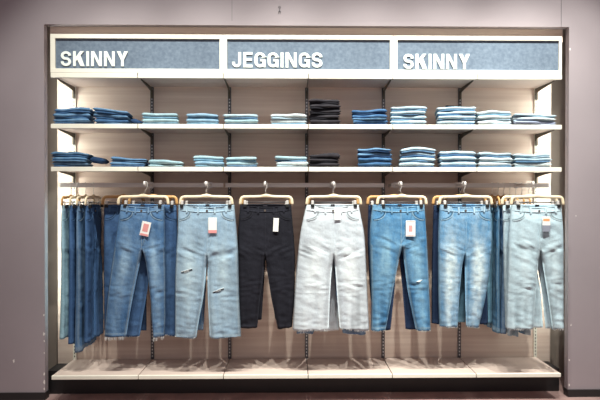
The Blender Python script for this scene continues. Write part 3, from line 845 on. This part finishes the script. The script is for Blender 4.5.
def ply(w, d, h, z0, seed, bend, taper=0, sag_=0, wedge=0):
    """one folded leg: rounded slab with a soft fold towards the front"""
    bm = bmesh.new(); nx = 22; ring = []
    prof = []
    m = 6
    for i in range(m + 1):
        a = -PI / 2 - PI * i / m; prof.append((-d / 2 + h / 2 + math.cos(a) * h / 2, h / 2 + math.sin(a) * h / 2))
    for i in range(1, 7): prof.append((-d / 2 + h / 2 + (d - h) * i / 7, h))
    for i in range(m + 1):
        a = PI / 2 - PI * i / m; prof.append((d / 2 - h / 2 + math.cos(a) * h / 2, h / 2 + math.sin(a) * h / 2))
    for i in range(1, 7): prof.append((d / 2 - h / 2 - (d - h) * i / 7, 0))
    for ix in range(nx + 1):
        u = ix / nx; x = (u - .5) * w
        e = min(u, 1 - u) * w; sc = math.sqrt(max(.05, 1 - (1 - min(1, e / (h * .7))) ** 2))
        r = []
        hh = 1 - wedge * u
        for (yy, zz) in prof:
            z = (zz - h / 2) * sc * hh + h / 2 * hh
            q = .0014 * nz(x * 14 + seed * 3.1, zz * 12, seed * .7)
            yv = yy * (1 - .03 * (1 - sc)) + .022 * nz(x * 6 + seed * 1.7, seed * 2.3, zz * 10) * (1 if yy < 0 else .5)
            tpx = 1 - .30 * max(0, min(1, (yy + d / 2) / d))
            r.append(bm.verts.new((x * tpx + .004 * nz(yy * 10, zz * 40, seed), yv, bend(x * tpx, z0 + z + q))))
        ring.append(r)
    n = len(prof)
    for a, b in zip(ring, ring[1:]):
        for k in range(n): bm.faces.new((a[k], a[(k + 1) % n], b[(k + 1) % n], b[k]))
    for r, s in ((ring[0], 1), (ring[-1], -1)):
        c = sum((v.co for v in r), Vector()) / n; cv = bm.verts.new(c)
        for k in range(n): bm.faces.new((r[k], r[(k + 1) % n], cv))
    return bm

def wearset(o, w):
    ca = o.data.color_attributes.new('wear_shade', 'FLOAT_COLOR', 'POINT')
    for i, v in enumerate(o.data.vertices):
        q = nz(v.co.x * 20, v.co.z * 60, w)
        ca.data[i].color = (max(0, q) * .9, 0, 0, 1)

def stack(x0, x1, ztop_px, zs, mats, labels, gname, dy=.0, tilt=0, shear=0, yaw=0, amp=.0, seed=0, wedge_top=0, d=.22, label_top=False, yfront=.018, wedge=0, drape=False, tails=()):
    y = yfront
    A = at(x0, 150, y); B = at(x1, 150, y); W = B.x - A.x; xc = (A.x + B.x) / 2
    H = at(300, ztop_px, y).z - zs; n = len(mats); h = (H - .002) / n
    for i in range(n):
        rr = random.Random(seed * 31 + i)
        off = rr.uniform(-.006, .006); ww = W * rr.uniform(.98, 1.03)
        if i == 0 and drape: ww = W * .95
        lab = labels(i, n)
        yf = y + rr.uniform(0, .012) - (.0 if not drape or i else .0)
        t = thing('folded_jeans', lab, 'folded jeans', (xc + off + shear * i, yf + d / 2, zs + .001 + i * h), yaw + rr.uniform(-.02, .02), gname)
        ma, mb = mats[i]
        zb = .001 + i * h
        def bend(x, z, zb=zb, off=off):
            X = x + off
            k = .12 * nz(X * 9, seed * 1.37, 3.3) + amp * 22 * math.cos(X / W * 3) * .5 - tilt * (X + W / 2) / H
            return (zb + z) * (1 + k) - zb
        hu = h * .66; hl = h * .34
        wg = wedge_top if i == n - 1 else wedge
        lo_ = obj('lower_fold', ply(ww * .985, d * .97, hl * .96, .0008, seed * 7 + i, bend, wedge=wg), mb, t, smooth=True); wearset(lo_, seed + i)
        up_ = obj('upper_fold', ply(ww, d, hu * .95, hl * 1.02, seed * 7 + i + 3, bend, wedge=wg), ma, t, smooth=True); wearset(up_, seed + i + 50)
        for (ti, qx0, qx1, qy0, qy1, slope_, mt, yo) in tails:
            if ti != i: continue
            P0 = at(qx0, qy0, y + yo); P1 = at(qx1, qy1, y + yo); tw_ = P1.x - P0.x; th_ = P0.z - P1.z
            tb = ply(tw_, d * .7, th_, 0, seed + 77, (lambda x, z, sl=slope_, tw_=tw_: z - sl * (x + tw_ / 2)), wedge=.25)
            tl = obj('loose_leg', tb, mt, t, ((P0.x + P1.x) / 2 - t.location.x, yo - rr.uniform(0, .004), P1.z - t.location.z), smooth=True); wearset(tl, seed)
        if i == n - 1 and label_top:
            lb = bmesh.new(); box(lb, -.03, .03, -.06, -.02, h + .001, h + .009, .001); obj('waist_label', lb, LABELM, t)

def labf(color, shelf_, which):
    nm = {1: ['the only'], 2: ['bottom', 'top'], 3: ['bottom', 'middle', 'top'], 4: ['bottom', 'second from bottom', 'second from top', 'top'],
          5: ['bottom', 'second from bottom', 'middle', 'second from top', 'top']}
    return lambda i, n: f'{nm[n][i]} {color} folded jeans, {which.replace("the ", "", 1)}, {shelf_} shelf'
U_, L_ = 'upper', 'middle'
b = (FB, FB2)
S = [
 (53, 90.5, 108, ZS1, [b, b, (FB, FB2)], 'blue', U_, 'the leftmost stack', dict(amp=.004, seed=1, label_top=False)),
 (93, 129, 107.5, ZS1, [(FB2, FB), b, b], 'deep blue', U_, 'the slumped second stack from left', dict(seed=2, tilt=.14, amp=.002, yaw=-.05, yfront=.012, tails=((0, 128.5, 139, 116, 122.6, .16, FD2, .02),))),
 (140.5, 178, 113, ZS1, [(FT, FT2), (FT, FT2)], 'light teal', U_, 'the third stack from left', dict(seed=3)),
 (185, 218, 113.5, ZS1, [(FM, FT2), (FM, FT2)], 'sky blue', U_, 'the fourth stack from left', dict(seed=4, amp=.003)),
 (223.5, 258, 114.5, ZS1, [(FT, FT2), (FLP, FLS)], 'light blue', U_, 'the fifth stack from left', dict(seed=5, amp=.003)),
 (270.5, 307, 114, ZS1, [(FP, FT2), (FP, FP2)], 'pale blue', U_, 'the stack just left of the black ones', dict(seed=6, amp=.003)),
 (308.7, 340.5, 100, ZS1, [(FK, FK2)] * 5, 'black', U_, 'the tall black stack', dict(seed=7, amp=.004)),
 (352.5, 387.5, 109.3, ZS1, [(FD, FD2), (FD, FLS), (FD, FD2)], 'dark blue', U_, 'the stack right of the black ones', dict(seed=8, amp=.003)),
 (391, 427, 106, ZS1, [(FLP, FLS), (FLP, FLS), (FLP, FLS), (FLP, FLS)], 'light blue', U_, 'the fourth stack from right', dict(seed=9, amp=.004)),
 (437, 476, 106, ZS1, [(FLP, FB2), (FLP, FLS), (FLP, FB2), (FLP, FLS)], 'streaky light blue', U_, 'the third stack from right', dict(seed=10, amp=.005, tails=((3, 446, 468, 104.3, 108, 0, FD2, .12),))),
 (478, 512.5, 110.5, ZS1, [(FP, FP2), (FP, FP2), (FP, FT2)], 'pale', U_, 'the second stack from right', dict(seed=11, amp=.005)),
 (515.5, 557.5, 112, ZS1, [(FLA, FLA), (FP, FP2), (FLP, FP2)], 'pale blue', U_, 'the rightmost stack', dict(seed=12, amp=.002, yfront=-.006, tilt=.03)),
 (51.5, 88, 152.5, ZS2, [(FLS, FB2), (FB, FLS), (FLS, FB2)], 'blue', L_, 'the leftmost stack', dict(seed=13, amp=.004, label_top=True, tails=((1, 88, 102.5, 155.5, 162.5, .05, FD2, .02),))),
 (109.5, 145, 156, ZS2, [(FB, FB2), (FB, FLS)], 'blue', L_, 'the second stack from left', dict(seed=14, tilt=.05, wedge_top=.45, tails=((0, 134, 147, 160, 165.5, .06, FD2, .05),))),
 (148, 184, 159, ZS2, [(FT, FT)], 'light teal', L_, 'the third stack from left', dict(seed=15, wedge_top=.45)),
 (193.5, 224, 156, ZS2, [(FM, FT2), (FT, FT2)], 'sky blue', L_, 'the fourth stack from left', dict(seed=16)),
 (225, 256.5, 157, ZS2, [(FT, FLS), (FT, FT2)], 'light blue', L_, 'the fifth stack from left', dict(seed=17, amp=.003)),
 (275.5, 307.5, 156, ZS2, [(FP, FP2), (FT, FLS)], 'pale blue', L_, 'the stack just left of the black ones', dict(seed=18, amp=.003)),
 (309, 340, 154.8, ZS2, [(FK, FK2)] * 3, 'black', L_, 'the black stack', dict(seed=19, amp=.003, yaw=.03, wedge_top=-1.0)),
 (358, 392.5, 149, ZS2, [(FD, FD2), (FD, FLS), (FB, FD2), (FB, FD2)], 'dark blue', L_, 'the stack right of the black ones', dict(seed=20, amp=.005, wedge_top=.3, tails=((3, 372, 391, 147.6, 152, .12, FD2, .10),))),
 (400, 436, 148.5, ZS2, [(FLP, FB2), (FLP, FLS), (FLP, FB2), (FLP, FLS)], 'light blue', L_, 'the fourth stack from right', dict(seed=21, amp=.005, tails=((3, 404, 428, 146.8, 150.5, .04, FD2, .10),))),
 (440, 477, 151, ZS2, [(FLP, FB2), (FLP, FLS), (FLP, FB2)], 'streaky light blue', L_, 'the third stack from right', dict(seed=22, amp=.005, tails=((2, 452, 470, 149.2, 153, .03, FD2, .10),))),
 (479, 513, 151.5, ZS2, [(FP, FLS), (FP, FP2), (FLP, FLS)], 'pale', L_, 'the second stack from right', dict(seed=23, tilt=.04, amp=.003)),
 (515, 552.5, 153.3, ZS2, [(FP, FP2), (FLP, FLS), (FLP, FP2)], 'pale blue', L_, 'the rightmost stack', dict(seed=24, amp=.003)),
]
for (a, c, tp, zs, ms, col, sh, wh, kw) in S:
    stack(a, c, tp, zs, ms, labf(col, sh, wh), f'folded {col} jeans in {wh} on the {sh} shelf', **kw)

# ------------------------------------------------------------------ light
def spot(x, y, z, tx, ty, tz, e, size=95, blend=.6, r=.035, col=(.98, 1, .91)):
    l = bpy.data.lights.new('ceiling_spot', 'SPOT'); l.energy = e; l.spot_size = math.radians(size); l.spot_blend = blend; l.shadow_soft_size = r; l.color = col
    o = bpy.data.objects.new('ceiling_spot', l); C.objects.link(o); o.location = (x, y, z)
    o.rotation_euler = (Vector((tx, ty, tz)) - Vector((x, y, z))).to_track_quat('-Z', 'Y').to_euler()
for x, e in ((-1.65, 150), (-1.05, 165), (-.45, 205), (.15, 225), (.75, 225), (1.3, 235), (1.85, 310)):
    spot(x, -1.38, 4.3, x * .97, .0, 1.5, e * 1.6, size=50, blend=.75, r=.03)
def area(x, y, z, tx, ty, tz, e, s, col):
    l = bpy.data.lights.new('front_fill', 'AREA'); l.energy = e; l.size = s; l.color = col
    o = bpy.data.objects.new('front_fill', l); C.objects.link(o); o.location = (x, y, z)
    o.rotation_euler = (Vector((tx, ty, tz)) - Vector((x, y, z))).to_track_quat('-Z', 'Y').to_euler()
area(0.3, -4.2, 3.0, .2, 0, 1.2, 17, 1.6, (1, .96, .95))  # unseen fill light added to brighten the jeans from the front
def end_fill(x, tx, e):
    """unseen upright light, added behind the wall edge to brighten the shelving ends"""
    l = bpy.data.lights.new('end_fill_strip', 'AREA'); l.shape = 'RECTANGLE'; l.size = .03; l.size_y = 2.0; l.energy = e; l.color = (.94, 1, .90)
    o = bpy.data.objects.new('end_fill_strip', l); C.objects.link(o); o.location = (x, WY + WT + .03, 1.56)
    d = Vector((tx, .35, 0)).normalized()
    zax = -d; yax = Vector((0, 0, 1)); xax = yax.cross(zax)
    mm = Matrix((xax, yax, zax)).transposed().to_4x4(); mm.translation = o.location; o.matrix_world = mm
end_fill(xl - .07, 1, 9); end_fill(xr + .07, -1, 8)
w = bpy.data.worlds.new('world'); bpy.context.scene.world = w; w.use_nodes = True
w.node_tree.nodes['Background'].inputs[0].default_value = (.88, .71, .72, 1); w.node_tree.nodes['Background'].inputs[1].default_value = .29
vs = bpy.context.scene.view_settings
vs.view_transform = 'Standard'; vs.look = 'None'; vs.exposure = 0.0; vs.gamma = 1
